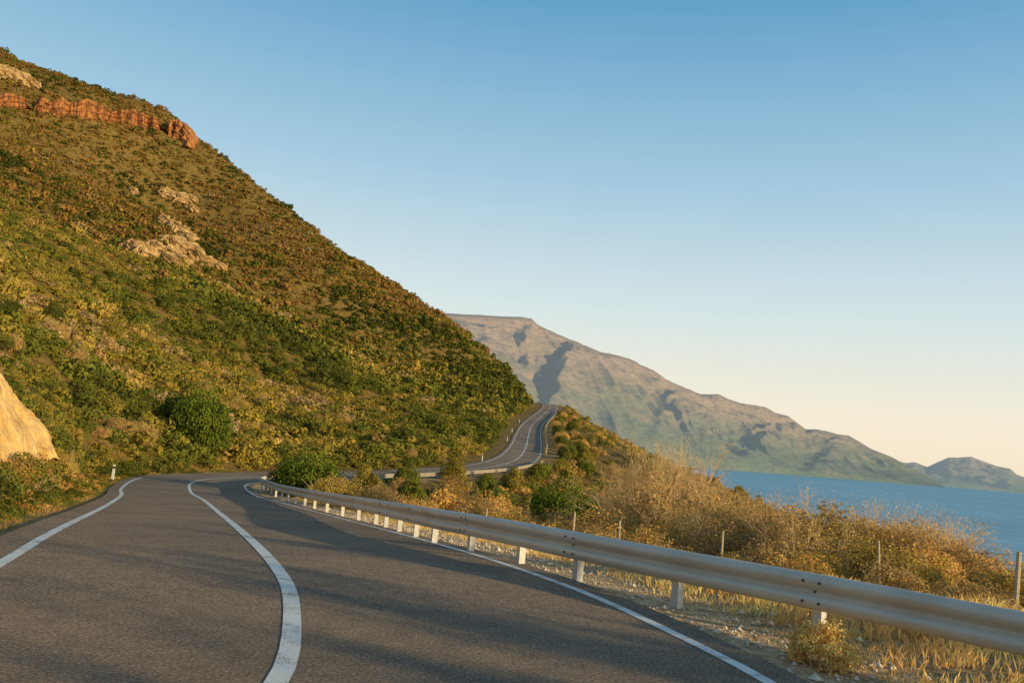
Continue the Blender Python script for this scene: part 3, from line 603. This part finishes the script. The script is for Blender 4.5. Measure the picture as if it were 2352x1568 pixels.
def rockmesh(seed,mat):
    nu,nv=60,36; u,v_=np.meshgrid(np.linspace(0,2*np.pi,nu),np.linspace(-.3,np.pi/2,nv),indexing='ij')
    rad=1+.5*fbm(np.cos(u)*2+seed,np.sin(u)*2+v_*2,5,seed)+.14*np.sign(fbm(np.cos(u)*4+v_,np.sin(u)*4+v_*3,2,seed+2)); rad[-1]=rad[0]
    p=np.stack([np.cos(u)*np.cos(v_)*rad,np.sin(u)*np.cos(v_)*rad,np.sin(v_)*rad],-1).reshape(-1,3)
    return make_mesh('rock',p,grid_faces(nu,nv),mat=mat)
rm=[rockmesh(i,M_rock) for i in range(4)]
RK=[(-.43,.262,9,3.8),(-.415,.258,10,3.8),(-.40,.256,8,3.8),(-.395,.245,7,3.2),(-.47,.262,5,3),(-.425,.226,9,3.8),(-.41,.218,10,4.5),(-.40,.208,10,4.5),(-.415,.198,11,4.5),(-.395,.195,9,4.2),(-.385,.188,8,4),(-.435,.192,9,4),(-.447,.183,8,4.2),(-.458,.188,7,3.8),(-.372,.182,7,3.2),(-.355,.178,6,3),(-.42,.178,8,3.8),(-.402,.178,8,3.8),
(-.655,.392,14,6),(-.64,.391,12,6),(-.625,.387,11,5),(-.61,.383,9,5)]
RL=[on_slope(a,e_,150,515)+(w,h) for a,e_,w,h in RK]
for px,py,w,h in ((-326,502,15,7),(-314,498,13,7),(-303,496,12,6),(-336,508,14,7),(-291,492,9,5)): RL.append((px,py,float(terrain([px],[py])[0][0])+1.0,w,h))
for px,py,pz,w,h in RL:
    o=add('rock_outcrop',random.choice(rm),label='pale weathered rock outcrop in the hillside scrub',category='rock',group='hillside rock outcrops')
    o.location=(px,py,pz+.1); o.scale=(w*.5,w*.3,h*.75); o.rotation_euler=(.6,random.uniform(-.3,.3),random.uniform(-.5,.5))
B=np.array([(-11.0,12,-.1),(-12.2,17.5,-.2),(-13.4,22,-.3),(-14.9,27,-.3),(-16.9,33,-.4)]); Tp=np.array([(-15.0,12,4.8),(-16.0,17.5,5.3),(-17.0,22,4.9),(-17.6,27,3.9),(-18.0,33,1.2)])
Bh=hermite(B,.12); Th=np.stack([np.interp(np.linspace(0,1,len(Bh)),np.linspace(0,1,5),Tp[:,q]) for q in range(3)],1)
rows=[]; s_=np.arange(len(Bh))*.12
for t in np.linspace(0,1,46):
    p=Bh*(1-t)+Th*t; o=.8*fbm(s_/1.7,t*2.5+s_*0,5,61,.55)+.22*np.abs(fbm(s_/.5+t*3,t*6+s_*0,3,62)); p[:,0]+=o*.9; p[:,1]-=o*.3; p[:,2]+=.2*np.sin(np.pi*t)+.35*fbm(s_/1.2,t*3+s_*0,4,63); rows.append(p)
p=Th.copy(); p[:,0]-=3; p[:,1]+=.5; p[:,2]-=1.0; rows.append(p)
add('earth_bank',make_mesh('earth_bank',np.stack(rows,1).reshape(-1,3),grid_faces(len(Bh),len(rows)),smooth=True,mat=M_bank),kind='structure',label='bare orange tan earth cutting beside the road',category='bank')

# ------------------------------------------------------------ camera
cam=bpy.data.cameras.new('Camera'); co=bpy.data.objects.new('Camera',cam); COL.objects.link(co)
cam.lens=30; cam.sensor_width=36; cam.clip_end=200000; cam.clip_start=.05
ph=math.radians(7.0); th=math.radians(5.0)
r0=Vector((1,0,0)); u0=Vector((0,-math.sin(ph),math.cos(ph))); fw=Vector((0,math.cos(ph),math.sin(ph)))
rt=r0*math.cos(th)+u0*math.sin(th); up=-r0*math.sin(th)+u0*math.cos(th)
M=Matrix((rt,up,-fw)).transposed().to_4x4(); M.translation=Vector((0,0,1.6)); co.matrix_world=M
sc.camera=co
# ------------------------------------------------------------ light
el=math.radians(10.5); sd=Vector((.87,-.49,0)).normalized(); rot=math.atan2(sd.x,sd.y)
sv=Vector((sd.x*math.cos(el),sd.y*math.cos(el),math.sin(el)))
sl=bpy.data.lights.new('Sun','SUN'); sl.energy=5; sl.angle=math.radians(.5); sl.color=(1,.77,.40)
so=bpy.data.objects.new('Sun',sl); COL.objects.link(so); so.rotation_euler=sv.to_track_quat('Z','Y').to_euler()
w=bpy.data.worlds.new('World'); sc.world=w; w.use_nodes=True; nt=w.node_tree
bg=nt.nodes['Background']; sky=N(nt,'ShaderNodeTexSky'); sky.sky_type='NISHITA'; sky.sun_disc=False
sky.sun_elevation=el; sky.sun_rotation=rot; sky.air_density=1.0; sky.dust_density=1.0; sky.ozone_density=1.2
tc=N(nt,'ShaderNodeTexCoord'); sp=N(nt,'ShaderNodeSeparateXYZ'); nt.links.new(tc.outputs['Generated'],sp.inputs[0])
gr=ramp(nt,[(0,(1,.84,.62)),(.064,(.98,.89,.71)),(.165,(.72,.83,.83)),(.31,(.39,.62,.78)),(.48,(.135,.385,.63)),(.6,(.12,.27,.43)),(1,(.12,.18,.25))],sp.outputs[2])
sm=N(nt,'ShaderNodeVectorMath',operation='SCALE'); nt.links.new(sky.outputs[0],sm.inputs[0]); sm.inputs['Scale'].default_value=.13
cm=mix(nt,.9,sm.outputs[0],gr.outputs[0]); nt.links.new(cm,bg.inputs[0]); bg.inputs[1].default_value=1.0
